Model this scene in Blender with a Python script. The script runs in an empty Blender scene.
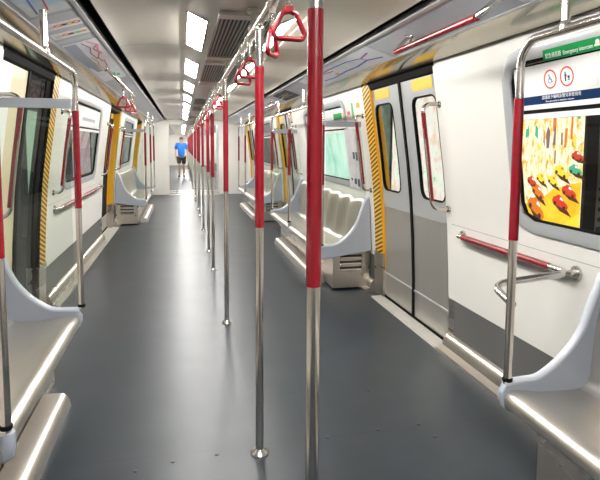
import bpy, bmesh, math, random
from mathutils import Vector, Matrix
random.seed(7)
S = bpy.context.scene
COL = S.collection
PI = math.pi

# ------------------------------------------------------------------ materials
def mat(name, col, rough=.5, metal=0., coat=0., spec=.5, emit=None, estr=0., trans=0., alpha=1.):
    m = bpy.data.materials.new(name); m.use_nodes = True
    b = m.node_tree.nodes['Principled BSDF']
    b.inputs['Base Color'].default_value = (*col, 1)
    b.inputs['Roughness'].default_value = rough
    b.inputs['Metallic'].default_value = metal
    b.inputs['Coat Weight'].default_value = coat
    b.inputs['Coat Roughness'].default_value = .08
    b.inputs['Specular IOR Level'].default_value = spec
    b.inputs['Transmission Weight'].default_value = trans
    if emit:
        b.inputs['Emission Color'].default_value = (*emit, 1)
        b.inputs['Emission Strength'].default_value = estr
    return m

def nodes(m):
    nt = m.node_tree
    return nt, nt.nodes, nt.links, nt.nodes['Principled BSDF']

def noisy(m, col, amt=.12, scale=6, bump=0., stretch=(1, 1, 1), rough=None):
    """slight tone variation (and optional roughness wear) over a surface"""
    nt, N, L, b = nodes(m)
    tc = N.new('ShaderNodeTexCoord'); mp = N.new('ShaderNodeMapping')
    mp.inputs['Scale'].default_value = stretch
    nz = N.new('ShaderNodeTexNoise'); nz.inputs['Scale'].default_value = scale; nz.inputs['Detail'].default_value = 5
    cr = N.new('ShaderNodeValToRGB')
    lo = tuple(c * (1 - amt) for c in col); hi = tuple(min(1, c * (1 + amt)) for c in col)
    cr.color_ramp.elements[0].color = (*lo, 1); cr.color_ramp.elements[1].color = (*hi, 1)
    cr.color_ramp.elements[0].position = .3; cr.color_ramp.elements[1].position = .7
    L.new(tc.outputs['Object'], mp.inputs['Vector']); L.new(mp.outputs[0], nz.inputs['Vector'])
    L.new(nz.outputs['Fac'], cr.inputs['Fac']); L.new(cr.outputs[0], b.inputs['Base Color'])
    if rough:
        mr = N.new('ShaderNodeMapRange'); mr.inputs['To Min'].default_value = rough[0]; mr.inputs['To Max'].default_value = rough[1]
        L.new(nz.outputs['Fac'], mr.inputs['Value']); L.new(mr.outputs[0], b.inputs['Roughness'])
    if bump:
        bp = N.new('ShaderNodeBump'); bp.inputs['Strength'].default_value = bump; bp.inputs['Distance'].default_value = .002
        L.new(nz.outputs['Fac'], bp.inputs['Height']); L.new(bp.outputs[0], b.inputs['Normal'])
    return m

M = {}
M['steel'] = noisy(mat('brushed_steel', (.62, .57, .51), .3, 1.), (.62, .57, .51), .08, 5, 0, (1, .15, 1), (.22, .36))
M['chrome'] = mat('polished_steel', (.72, .69, .66), .17, 1.)
M['seat_steel'] = noisy(mat('seat_steel', (.66, .62, .57), .3, 1.), (.66, .62, .57), .06, 4, 0, (1, .3, 1), (.32, .42))
M['red'] = mat('red_sleeve', (.215, .001, .009), .26, 0, .2)
M['redgrip'] = mat('red_grip_plastic', (.26, .001, .009), .3, 0, .2)
M['wall'] = noisy(mat('white_wall_panel', (.82, .80, .75), .38), (.82, .80, .75), .02, 2)
M['wall_grey'] = noisy(mat('dark_grey_laminate', (.12, .12, .115), .45), (.12, .12, .115), .08, 3)
M['cove'] = noisy(mat('glossy_cream_cove', (.84, .77, .62), .16, .85), (.84, .77, .62), .03, 2)
M['ceil'] = noisy(mat('satin_ceiling_panel', (.87, .80, .70), .34, .5), (.87, .80, .70), .04, 2, 0, (1, .3, 1), (.26, .4))
M['ceil_white'] = mat('pale_ceiling_duct', (.86, .82, .76), .3, .4)
M['black'] = mat('black_rubber', (.006, .006, .006), .7, 0, 0, .1)
M['slot'] = mat('black_air_slot', (.01, .01, .01), .7)
M['ad'] = noisy(mat('grey_ad_strip', (.56, .58, .63), .35), (.56, .58, .63), .03, 2)
M['adedge'] = mat('aluminium_edging', (.75, .75, .76), .3, .6)
M['panel'] = noisy(mat('blue_grey_seat_end', (.40, .44, .51), .3, 0, .2), (.40, .44, .51), .02, 2)
M['lip'] = mat('pale_edge_lip', (.62, .66, .72), .3, 0, .2)
M['frame'] = mat('grey_window_frame', (.42, .44, .45), .35, .2)
M['leaf'] = mat('grey_door_paint', (.42, .43, .43), .35, .15)
M['leafsteel'] = noisy(mat('door_brushed_steel', (.62, .59, .54), .38, .8), (.62, .59, .54), .05, 3, 0, (1, 1, .1))
M['yellow'] = mat('yellow_sticker', (.95, .55, .01), .4)
M['yelpaint'] = mat('yellow_jamb_paint', (.90, .48, .02), .4)
M['thresh'] = noisy(mat('pale_threshold_plate', (.55, .53, .49), .45, .3), (.55, .53, .49), .06, 8)
M['band'] = mat('grey_screen_rail', (.42, .45, .50), .35, .1)
M['cream'] = mat('cream_door_panel', (.72, .63, .42), .4)
M['white'] = mat('white_plastic', (.90, .90, .89), .35)
M['lightframe'] = mat('light_frame', (.72, .70, .66), .4, .2)
M['lamp'] = mat('lit_diffuser', (1, 1, 1), .5, emit=(1, .975, .93), estr=66)
M['slat'] = mat('grille_slat', (.48, .43, .37), .35, .7)
M['dark'] = mat('dark_recess', (.03, .028, .025), .6)
M['signblue'] = mat('sign_blue', (.002, .026, .10), .7, 0, 0, .15)
M['signgreen'] = mat('sign_green', (.0, .30, .075), .6, 0, 0, .2)
M['signred'] = mat('sign_red', (.75, .08, .03), .4)
M['ink'] = mat('sign_ink', (.03, .04, .06), .5)
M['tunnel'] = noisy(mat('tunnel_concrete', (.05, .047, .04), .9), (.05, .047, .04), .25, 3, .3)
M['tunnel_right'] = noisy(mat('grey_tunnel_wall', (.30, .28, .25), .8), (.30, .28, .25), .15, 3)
M['skin'] = mat('skin', (.55, .32, .22), .5)
M['hair'] = mat('dark_hair', (.02, .015, .012), .5)
M['shirt'] = noisy(mat('blue_tshirt', (.01, .16, .62), .7), (.01, .16, .62), .12, 20)
M['shorts'] = mat('black_shorts', (.012, .012, .015), .7)
M['shoe'] = mat('dark_shoe', (.03, .03, .03), .5)

def glassmat(name, tint, refl=.12, rough=.02):
    m = bpy.data.materials.new(name); m.use_nodes = True
    nt = m.node_tree; N = nt.nodes; L = nt.links
    N.remove(N['Principled BSDF'])
    t = N.new('ShaderNodeBsdfTransparent'); t.inputs[0].default_value = (*tint, 1)
    g = N.new('ShaderNodeBsdfGlossy'); g.inputs['Roughness'].default_value = rough
    lw = N.new('ShaderNodeLayerWeight'); lw.inputs[0].default_value = .5
    pw = N.new('ShaderNodeMath'); pw.operation = 'POWER'; pw.inputs[1].default_value = 4; L.new(lw.outputs['Facing'], pw.inputs[0])
    fr = N.new('ShaderNodeMath'); fr.operation = 'MULTIPLY_ADD'; fr.inputs[1].default_value = .5; fr.inputs[2].default_value = .035; L.new(pw.outputs[0], fr.inputs[0])
    mx = N.new('ShaderNodeMixShader')
    L.new(fr.outputs[0], mx.inputs[0]); L.new(t.outputs[0], mx.inputs[1]); L.new(g.outputs[0], mx.inputs[2])
    L.new(mx.outputs[0], N['Material Output'].inputs[0])
    return m
M['glass'] = glassmat('window_glass', (.93, .96, .94))
M['screenglass'] = glassmat('screen_glass', (.90, .93, .90))
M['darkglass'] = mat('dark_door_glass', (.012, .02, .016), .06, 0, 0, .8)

# floor: dark blue grey rubber with fine transverse sheet seams
def floor_mat():
    m = mat('dark_rubber_floor', (.034, .043, .050), .36, 0, 0, .36)
    nt, N, L, b = nodes(m)
    tc = N.new('ShaderNodeTexCoord'); sp = N.new('ShaderNodeSeparateXYZ'); L.new(tc.outputs['Object'], sp.inputs[0])
    ad = N.new('ShaderNodeMath'); ad.operation = 'ADD'; ad.inputs[1].default_value = 2.46 * 4 - 2.50
    L.new(sp.outputs['Y'], ad.inputs[0])
    mo = N.new('ShaderNodeMath'); mo.operation = 'MODULO'; mo.inputs[1].default_value = 2.46; L.new(ad.outputs[0], mo.inputs[0])
    lt = N.new('ShaderNodeMath'); lt.operation = 'LESS_THAN'; lt.inputs[1].default_value = .010; L.new(mo.outputs[0], lt.inputs[0])
    nz = N.new('ShaderNodeTexNoise'); nz.inputs['Scale'].default_value = 3.5; nz.inputs['Detail'].default_value = 8
    L.new(tc.outputs['Object'], nz.inputs['Vector'])
    cr = N.new('ShaderNodeValToRGB'); cr.color_ramp.elements[0].position = .3; cr.color_ramp.elements[1].position = .75
    cr.color_ramp.elements[0].color = (.014, .020, .026, 1); cr.color_ramp.elements[1].color = (.023, .031, .039, 1)
    L.new(nz.outputs['Fac'], cr.inputs[0])
    mx = N.new('ShaderNodeMix'); mx.data_type = 'RGBA'; mx.inputs['B'].default_value = (.018, .019, .02, 1)
    L.new(lt.outputs[0], mx.inputs['Factor']); L.new(cr.outputs[0], mx.inputs['A']); L.new(mx.outputs['Result'], b.inputs['Base Color'])
    mr = N.new('ShaderNodeMapRange'); mr.inputs['To Min'].default_value = .33; mr.inputs['To Max'].default_value = .37
    n2 = N.new('ShaderNodeTexNoise'); n2.inputs['Scale'].default_value = 1.3; n2.inputs['Detail'].default_value = 6
    L.new(tc.outputs['Object'], n2.inputs['Vector']); L.new(n2.outputs['Fac'], mr.inputs['Value']); L.new(mr.outputs[0], b.inputs['Roughness'])
    n3 = N.new('ShaderNodeTexNoise'); n3.inputs['Scale'].default_value = 220; L.new(tc.outputs['Object'], n3.inputs['Vector'])
    bp = N.new('ShaderNodeBump'); bp.inputs['Strength'].default_value = .12; bp.inputs['Distance'].default_value = .001
    L.new(n3.outputs['Fac'], bp.inputs['Height']); L.new(bp.outputs[0], b.inputs['Normal'])
    return m
M['floor'] = floor_mat()

# yellow / black hazard chevrons: slanted bands in y+z
def hazard_mat(sgn):
    m = mat('hazard_stripes', (.9, .5, .02), .4)
    nt, N, L, b = nodes(m)
    tc = N.new('ShaderNodeTexCoord'); sp = N.new('ShaderNodeSeparateXYZ'); L.new(tc.outputs['Object'], sp.inputs[0])
    ml = N.new('ShaderNodeMath'); ml.operation = 'MULTIPLY'; ml.inputs[1].default_value = sgn * .35; L.new(sp.outputs['Y'], ml.inputs[0])
    ad = N.new('ShaderNodeMath'); ad.operation = 'ADD'; L.new(sp.outputs['Z'], ad.inputs[0]); L.new(ml.outputs[0], ad.inputs[1])
    a2 = N.new('ShaderNodeMath'); a2.operation = 'ADD'; a2.inputs[1].default_value = 20; L.new(ad.outputs[0], a2.inputs[0])
    mo = N.new('ShaderNodeMath'); mo.operation = 'MODULO'; mo.inputs[1].default_value = .040; L.new(a2.outputs[0], mo.inputs[0])
    lt = N.new('ShaderNodeMath'); lt.operation = 'LESS_THAN'; lt.inputs[1].default_value = .019; L.new(mo.outputs[0], lt.inputs[0])
    mx = N.new('ShaderNodeMix'); mx.data_type = 'RGBA'
    mx.inputs['A'].default_value = (.90, .50, .02, 1); mx.inputs['B'].default_value = (.03, .025, .01, 1)
    L.new(lt.outputs[0], mx.inputs['Factor']); L.new(mx.outputs['Result'], b.inputs['Base Color'])
    return m
M['hazard'] = hazard_mat(1); M['hazard_l'] = hazard_mat(1)

# lit advertising pictures: a procedural mottled print, backlit; also the self-glowing wall tiles
def lightbox_mat(name, cols, scale, strength, stretch=(1, 1, 1)):
    m = bpy.data.materials.new(name); m.use_nodes = True
    nt, N, L, b = nodes(m)
    b.inputs['Base Color'].default_value = (.02, .02, .02, 1); b.inputs['Roughness'].default_value = .3
    tc = N.new('ShaderNodeTexCoord'); mp = N.new('ShaderNodeMapping'); mp.inputs['Scale'].default_value = stretch
    L.new(tc.outputs['Object'], mp.inputs['Vector'])
    v = N.new('ShaderNodeTexNoise'); v.inputs['Scale'].default_value = scale; v.inputs['Detail'].default_value = 3; v.inputs['Roughness'].default_value = .6
    L.new(mp.outputs[0], v.inputs['Vector'])
    cr = N.new('ShaderNodeValToRGB'); e = cr.color_ramp.elements
    n = len(cols)
    e[0].color = (*cols[0], 1); e[0].position = .3; e[1].color = (*cols[-1], 1); e[1].position = .7
    for i in range(1, n - 1):
        q = e.new(.3 + .4 * i / (n - 1)); q.color = (*cols[i], 1)
    L.new(v.outputs['Fac'], cr.inputs[0]); L.new(cr.outputs[0], b.inputs['Emission Color'])
    b.inputs['Emission Strength'].default_value = strength
    return m
M['lb_street'] = lightbox_mat('lit_street_print', [(.55, .25, .05), (.95, .62, .15), (1, .88, .55), (1, .95, .8), (.95, .6, .1)], 15, 1.1, (1, 1.6, .7))
M['lb_road'] = lightbox_mat('lit_yellow_road', [(.85, .38, .01), (1, .55, .02), (1, .68, .06)], 4, 1.15)
M['lb_white'] = lightbox_mat('lit_white_print', [(.25, .55, .3), (.85, .9, .7), (.95, .9, .85), (.95, .65, .5), (.55, .75, .6)], 4.5, .95)
M['lb_mint'] = lightbox_mat('lit_mint_print', [(.35, .78, .62), (.65, .95, .82), (.85, 1, .92)], 2.2, 1.15)
M['lb_blue'] = lightbox_mat('lit_blue_print', [(.12, .2, .32), (.45, .5, .55), (.5, .15, .12), (.75, .7, .6)], 5, .7)
M['lb_strip'] = mat('lit_green_strip', (0, 0, 0), .4, emit=(.55, .8, .58), estr=.6)
M['glow_wall'] = lightbox_mat('glowing_green_wall_tiles', [(.10, .16, .11), (.2, .27, .2)], 5, .5)  # plain wall given its own glow in place of light falling on it

def emit_flat(name, col, s=1.):
    return mat(name, (0, 0, 0), .4, emit=col, estr=s)
M['pr_red'] = emit_flat('print_red', (.85, .06, .03), .9)
M['pr_orange'] = emit_flat('print_orange', (.95, .24, .02), .9)
M['pr_green'] = emit_flat('print_green', (.08, .55, .3), .9)
M['pr_yellow'] = emit_flat('print_yellow', (1, .72, .05), 1.1)
M['pr_dark'] = emit_flat('print_dark', (.16, .05, .02), .6)
M['pr_purple'] = emit_flat('print_purple', (.35, .18, .22), .8)
M['pr_white'] = emit_flat('print_white', (1, .96, .85), 1.2)

# printed line map (reflective print) and pale posters
def print_mat(name, cols, scale):
    m = lightbox_mat(name, cols, scale, 0)
    nt, N, L, b = nodes(m)
    cr = [n for n in N if n.type == 'VALTORGB'][0]
    L.new(cr.outputs[0], b.inputs['Base Color'])
    return m
M['map'] = print_mat('pale_map_print', [(.55, .64, .78), (.76, .81, .88), (.86, .86, .90), (.84, .79, .85)], 3.2)
M['mapblue'] = print_mat('sea_blue_map_print', [(.15, .45, .75), (.45, .65, .82), (.75, .8, .82), (.8, .76, .7)], 4)
M['poster'] = print_mat('lilac_poster_print', [(.62, .52, .60), (.78, .70, .76), (.85, .78, .82)], 5)
M['ln_red'] = mat('map_line_red', (.65, .08, .12), .4); M['ln_blue'] = mat('map_line_blue', (.06, .10, .42), .4)
M['ln_green'] = mat('map_line_green', (.08, .5, .16), .4); M['ln_purple'] = mat('map_line_purple', (.35, .12, .42), .4)
M['ln_pink'] = mat('map_line_pink', (.85, .32, .42), .4); M['mapwater'] = mat('map_water_grey', (.36, .40, .50), .4)
M['ln_orange'] = mat('map_line_orange', (.8, .35, .05), .4)

# ------------------------------------------------------------------ mesh helpers
def obj(name, bm, m=None, parent=None, smooth=40, bevel=0, loc=None):
    bmesh.ops.recalc_face_normals(bm, faces=bm.faces)
    me = bpy.data.meshes.new(name); bm.to_mesh(me); bm.free()
    if m: me.materials.append(M[m] if isinstance(m, str) else m)
    o = bpy.data.objects.new(name, me); COL.objects.link(o)
    if parent: o.parent = parent
    if loc: o.location = loc
    if smooth:
        me.shade_smooth(); me.set_sharp_from_angle(angle=math.radians(smooth))
    if bevel:
        b = o.modifiers.new('bevel', 'BEVEL'); b.width = bevel; b.segments = 2; b.limit_method = 'ANGLE'
    return o

def tag(o, label, cat, group=None):
    o['label'] = label; o['category'] = cat
    if group: o['group'] = group
    return o

def thing(name, label, cat, loc=(0, 0, 0), group=None):
    o = bpy.data.objects.new(name, None); COL.objects.link(o); o.location = loc
    return tag(o, label, cat, group)

def struct(o):
    o['kind'] = 'structure'; return o

def sempty(name, loc=(0, 0, 0)):
    o = bpy.data.objects.new(name, None); COL.objects.link(o); o.location = loc
    return struct(o)

def copy_tree(o, parent=None):
    c = o.copy(); COL.objects.link(c); c.parent = parent
    for ch in list(o.children): copy_tree(ch, c)
    return c

def box(bm, a, b):
    x0, y0, z0 = a; x1, y1, z1 = b
    v = [bm.verts.new(p) for p in ((x0, y0, z0), (x1, y0, z0), (x1, y1, z0), (x0, y1, z0), (x0, y0, z1), (x1, y0, z1), (x1, y1, z1), (x0, y1, z1))]
    for f in ((0, 1, 2, 3), (7, 6, 5, 4), (0, 4, 5, 1), (1, 5, 6, 2), (2, 6, 7, 3), (3, 7, 4, 0)): bm.faces.new([v[i] for i in f])
    return bm

def bx(a, b): return box(bmesh.new(), a, b)

def fillet(pts, rad, n=6):
    """polyline with its inner corners rounded"""
    P = [Vector(p) for p in pts]; out = [P[0]]
    for i in range(1, len(P) - 1):
        a, b, c = P[i - 1], P[i], P[i + 1]
        u = (a - b).normalized(); v = (c - b).normalized()
        ang = u.angle(v)
        if ang > PI - .02: out.append(b); continue
        r = rad[i] if isinstance(rad, (list, tuple)) else rad
        d = min(r / math.tan(ang / 2), (a - b).length * .49, (c - b).length * .49)
        r = d * math.tan(ang / 2)
        cen = b + (u + v).normalized() * (r / math.sin(ang / 2))
        s, e = b + u * d - cen, b + v * d - cen
        w = s.angle(e)
        for k in range(n + 1):
            t = k / n
            out.append(cen + (s * math.sin((1 - t) * w) + e * math.sin(t * w)) / math.sin(w))
    out.append(P[-1]); return out

def tube(bm, pts, r, seg=14, cap=True):
    P = [Vector(p) for p in pts]; rings = []
    t0 = (P[1] - P[0]).normalized()
    up = Vector((0, 0, 1)) if abs(t0.z) < .9 else Vector((1, 0, 0))
    n = t0.cross(up).normalized()
    for i, p in enumerate(P):
        t = ((P[min(i + 1, len(P) - 1)] - P[max(i - 1, 0)])).normalized()
        n = (n - t * n.dot(t)).normalized(); b = t.cross(n)
        rr = r[i] if isinstance(r, (list, tuple)) else r
        rings.append([bm.verts.new(p + (n * math.cos(2 * PI * k / seg) + b * math.sin(2 * PI * k / seg)) * rr) for k in range(seg)])
    for a, b in zip(rings, rings[1:]):
        for k in range(seg): bm.faces.new((a[k], a[(k + 1) % seg], b[(k + 1) % seg], b[k]))
    if cap: bm.faces.new(rings[0]); bm.faces.new(rings[-1][::-1])
    return bm

def tb(pts, r, seg=14): return tube(bmesh.new(), pts, r, seg)

def lathe(bm, prof, c=(0, 0, 0), seg=24):
    rings = [[bm.verts.new((c[0] + r * math.cos(2 * PI * k / seg), c[1] + r * math.sin(2 * PI * k / seg), c[2] + z)) for k in range(seg)] for r, z in prof]
    for a, b in zip(rings, rings[1:]):
        for k in range(seg): bm.faces.new((a[k], a[(k + 1) % seg], b[(k + 1) % seg], b[k]))
    bm.faces.new(rings[0]); bm.faces.new(rings[-1])
    return bm

def sweep(bm, prof, y0, y1, closed=False, ny=1, s=1):
    """(x,z) profile extruded along y"""
    rows = []
    for j in range(ny + 1):
        y = y0 + (y1 - y0) * j / ny
        rows.append([bm.verts.new((s * x, y, z)) for x, z in prof])
    n = len(prof)
    for a, b in zip(rows, rows[1:]):
        for i in range(n if closed else n - 1): bm.faces.new((a[i], a[(i + 1) % n], b[(i + 1) % n], b[i]))
    if closed:
        bm.faces.new(rows[0]); bm.faces.new(rows[-1])
    return bm

def spline(pts, n=6):
    """Catmull-Rom through 2-D points"""
    out = []
    for i in range(len(pts) - 1):
        p0 = pts[max(i - 1, 0)]; p1 = pts[i]; p2 = pts[i + 1]; p3 = pts[min(i + 2, len(pts) - 1)]
        for k in range(n):
            t = k / n
            out.append(tuple(.5 * (2 * p1[d] + (p2[d] - p0[d]) * t + (2 * p0[d] - 5 * p1[d] + 4 * p2[d] - p3[d]) * t * t + (3 * p1[d] - p0[d] - 3 * p2[d] + p3[d]) * t ** 3) for d in (0, 1)))
    out.append(tuple(pts[-1])); return out

# ------------------------------------------------------------------ car section
WPROF = [(0., 1.516), (.35, 1.510), (.72, 1.492), (1.07, 1.465), (1.30, 1.437), (1.52, 1.405), (1.76, 1.370), (2.03, 1.328)]
def wx(z):
    for (a, xa), (b, xb) in zip(WPROF, WPROF[1:]):
        if z <= b: return xa + (xb - xa) * (z - a) / (b - a)
    return WPROF[-1][1]

BAY = 4.92                       # door pitch
DOORS = [(-1.42, -.12), (3.50, 4.80), (8.42, 9.72), (13.34, 14.64)]
Y0, Y1 = -3.0, 16.0              # this car
BAYC = [1.69, 6.61, 11.53]       # bay centres (windows)
ZL, ZT = .37, 2.025              # grey / white seam and wall top

def rr_dist(dy, dz, hw, hh, r):
    """distance along direction (dy,dz) from centre to a rounded rectangle"""
    lo, hi = 0., 4.
    for _ in range(40):
        t = (lo + hi) / 2; y, z = abs(dy * t), abs(dz * t)
        qx, qz = y - (hw - r), z - (hh - r)
        d = math.hypot(max(qx, 0), max(qz, 0)) + min(max(qx, qz), 0) - r
        if d > 0: hi = t
        else: lo = t
    return lo

def angles(extra=()):
    A = [2 * PI * k / 96 for k in range(96)] + list(extra)
    return sorted(set(round(a % (2 * PI), 5) for a in A))

def ring_pts(A, yc, zc, hw, hh, r):
    return [(yc + math.cos(a) * rr_dist(math.cos(a), math.sin(a), hw, hh, r), zc + math.sin(a) * rr_dist(math.cos(a), math.sin(a), hw, hh, r)) for a in A]

def rect_pts(A, yc, zc, y0, y1, z0, z1):
    out = []
    for a in A:
        c, s = math.cos(a), math.sin(a); t = 9e9
        if c > 1e-9: t = min(t, (y1 - yc) / c)
        if c < -1e-9: t = min(t, (y0 - yc) / c)
        if s > 1e-9: t = min(t, (z1 - zc) / s)
        if s < -1e-9: t = min(t, (z0 - zc) / s)
        out.append((yc + c * t, zc + s * t))
    return out

def bridge(bm, s, loops, off):
    """loops of (y,z) joined by quads, laid on the wall profile; off = outward offset per loop"""
    R = []
    for lp, o in zip(loops, off):
        R.append([bm.verts.new((s * (wx(z) + o), y, z)) for y, z in lp])
    n = len(loops[0])
    for a, b in zip(R, R[1:]):
        for k in range(n): bm.faces.new((a[k], a[(k + 1) % n], b[(k + 1) % n], b[k]))
    return R

def lerp_loops(a, b, n):
    return [[(p[0] + (q[0] - p[0]) * k / n, p[1] + (q[1] - p[1]) * k / n) for p, q in zip(a, b)] for k in range(n + 1)]

def hole_panel(bm, s, y0, y1, z0, z1, yc, zc, hw, hh, r, off=0., rings=8):
    A = angles([math.atan2(z - zc, y - yc) for y in (y0, y1) for z in (z0, z1)])
    lo = lerp_loops(rect_pts(A, yc, zc, y0, y1, z0, z1), ring_pts(A, yc, zc, hw, hh, r), rings)
    bridge(bm, s, lo, [off] * (rings + 1)); return bm

def plain_panel(bm, s, y0, y1, z0, z1, off=0.):
    zs = sorted(set([z0, z1] + [z for z, _ in WPROF if z0 < z < z1] + [z0 + (z1 - z0) * k / 8 for k in range(9)]))
    sweep(bm, [(wx(z) + off, z) for z in zs], y0, y1, s=s); return bm

def disc_pane(bm, s, yc, zc, hw, hh, r, off, z_lo=None):
    A = angles(); lp = ring_pts(A, yc, zc, hw, hh, r)
    ctr = bm.verts.new((s * (wx(zc) + off), yc, zc)); prev = None
    R = bridge(bm, s, [lp] + [[(yc + (p[0] - yc) * f, zc + (p[1] - zc) * f) for p in lp] for f in (.75, .5, .25)], [off] * 4)
    for k in range(len(A)): bm.faces.new((R[-1][k], R[-1][(k + 1) % len(A)], ctr))
    return bm

def slab(bm, s, y0, y1, z0, z1, off, t, nz=6):
    """thin plate lying on the wall profile, thickness t inward from off (off negative = towards the aisle)"""
    zs = [z0 + (z1 - z0) * k / nz for k in range(nz + 1)]
    pr = [(wx(z) + off, z) for z in zs] + [(wx(z) + off - t, z) for z in reversed(zs)]
    sweep(bm, pr, y0, y1, True, s=s); return bm

ORD = ['nearest', 'second', 'third', 'fourth', 'fifth', 'sixth', 'seventh', 'eighth', 'ninth', 'tenth', 'eleventh', 'twelfth', 'thirteenth', 'fourteenth', 'fifteenth', 'sixteenth', 'seventeenth', 'eighteenth', 'nineteenth', 'twentieth']
def nth(i): return ORD[i] if i == 0 else ORD[i] + ' nearest'
SIDE = {1: 'right', -1: 'left'}

# ------------------------------------------------------------------ setting: floor, walls, ceiling
END = 38.0
bm = bx((-1.43, Y0, -.06), (1.43, Y1, 0)); box(bm, (-.80, Y1, -.06), (.80, 17.3, -.001)); box(bm, (-1.43, 17.3, -.06), (1.43, END, 0))
struct(obj('floor', bm, 'floor', smooth=0))
bm = bx((-.72, 15.85, 0), (.72, 16.12, .006)); box(bm, (-.72, 16.5, 0), (.72, 16.75, .006)); box(bm, (-.72, 17.1, 0), (.72, 17.4, .006))
struct(obj('trim_1', bm, 'steel', smooth=0))

WIN_HW, WIN_Z0, WIN_Z1 = 1.0, .995, 1.935
WZC, WHH = (WIN_Z0 + WIN_Z1) / 2, (WIN_Z1 - WIN_Z0) / 2
JN, JF = .07, .24
for s in (1, -1):
    side = SIDE[s]
    up = bmesh.new(); lowp = bmesh.new(); kb = bmesh.new(); th = bmesh.new(); hd = bmesh.new()
    edges = [Y0] + [v for d in DOORS for v in d] + [Y1]
    for i in range(0, len(edges), 2):
        a, b = edges[i], edges[i + 1]
        a2 = a + (JF if i else 0); b2 = b - (JN if i + 2 < len(edges) else 0)
        c = [q for q in BAYC if a < q < b]
        if c: hole_panel(up, s, a2, b2, ZL, ZT, c[0], WZC, WIN_HW, WHH, .15)
        else: plain_panel(up, s, a2, b2, ZL, ZT)
        plain_panel(lowp, s, a2, b2, .10, ZL, .004)
        # kerb: stainless two-step trim from the floor up to the wall
        sweep(kb, [(1.415, 0), (1.418, .018), (1.445, .030), (1.468, .034), (1.474, .075), (1.492, .105), (1.518, .118), (1.53, .118), (1.53, 0)], a2, b2 + .06, True, s=s)
    struct(obj('wall_' + side, up, 'wall', smooth=30))
    struct(obj('baseboard_' + side, lowp, 'wall_grey', smooth=30))
    struct(obj('trim_2' if s > 0 else 'trim_3', kb, 'steel', smooth=50))
    for (a, b) in DOORS:
        sweep(th, [(1.415, 0), (1.42, .012), (1.60, .016), (1.60, 0)], a - .05, b + .05, True, s=s)
    struct(obj('trim_4' if s > 0 else 'trim_5', th, 'thresh', smooth=0))
    # black seam above the wall, cream cove, advert strip and its edging
    bm = sweep(bmesh.new(), [(1.326, 2.012), (1.322, 2.024), (1.345, 2.036), (1.36, 2.012)], Y0, Y1, True, s=s)
    struct(obj('trim_6' if s > 0 else 'trim_7', bm, 'black', smooth=0))
    bm = sweep(bmesh.new(), spline([(1.330, 2.030), (1.327, 2.016), (1.305, 2.008), (1.22, 2.011), (1.14, 2.020), (1.066, 2.036)]), Y0, Y1, s=s)
    struct(obj('trim_8' if s > 0 else 'trim_9', bm, 'cove', smooth=60))
    bm = sweep(bmesh.new(), [(1.068, 2.034), (.824, 2.108), (.826, 2.13), (1.068, 2.06)], Y0, Y1, True, s=s)
    struct(obj('trim_10' if s > 0 else 'trim_11', bm, 'ad', smooth=0))
    bm = sweep(bmesh.new(), [(.815, 2.104), (.832, 2.099), (.836, 2.106), (.826, 2.14), (.818, 2.14)], Y0, Y1, True, s=s)
    sweep(bm, [(1.058, 2.032), (1.075, 2.029), (1.078, 2.06), (1.066, 2.065)], Y0, Y1, True, s=s)
    struct(obj('trim_12' if s > 0 else 'trim_13', bm, 'adedge', smooth=0))

# ceiling: outer satin panels, groove, tilted light strip, central duct; black air slots at both sides
half = [(0, 2.094), (.10, 2.094), (.150, 2.096), (.175, 2.101), (.325, 2.172), (.358, 2.172), (.352, 2.149)] + spline([(.352, 2.149), (.50, 2.150), (.60, 2.145), (.68, 2.136), (.725, 2.126), (.750, 2.116)], 4)[1:]
bm = sweep(bmesh.new(), [(-x, z) for x, z in reversed(half)] + half[1:], Y0, Y1)
struct(obj('ceiling', bm, 'ceil', smooth=30))
bm = bmesh.new()
for s in (1, -1): sweep(bm, [(.750, 2.117), (.750, 2.24), (.84, 2.24), (.826, 2.13)], Y0, Y1, s=s)
struct(obj('trim_14', bm, 'slot', smooth=0))
# transverse seam covers between the ceiling panels
bm = bmesh.new()
for k in range(12):
    y = .75 + k * 1.64
    if y > Y1: break
    for s in (1, -1):
        pr = [(x, z - .0025) for x, z in half[6:]]
        sweep(bm, pr, y - .006, y + .006, s=s)
struct(obj('trim_15', bm, 'frame', smooth=0))

# end bulkhead of this car with the wide gangway, and an unseen wall added behind the camera to enclose the light
bm = bmesh.new()
for s in (1, -1): box(bm, (s * .70, Y1, 0), (s * 1.60, Y1 + .05, 2.25))
box(bm, (-.70, Y1, 2.0), (.70, Y1 + .05, 2.25))
struct(obj('wall_end', bm, 'wall', smooth=0))
struct(obj('wall_added_back', bx((-1.6, Y0 - .05, 0), (1.6, Y0, 2.3)), 'wall', smooth=0))
bm = bmesh.new()
for s in (1, -1):
    for k in range(6):   # folded grey bellows of the gangway
        y = Y1 + .05 + k * .20
        sweep(bm, [(.72, 0), (.72, 2.02), (.80, 2.02), (.80, 0)], y, y + .16, True, s=s)
for k in range(6):
    y = Y1 + .05 + k * .20
    box(bm, (-.80, y, 2.02), (.80, y + .16, 2.10))
struct(obj('wall_gangway', bm, 'white', smooth=0))

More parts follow.
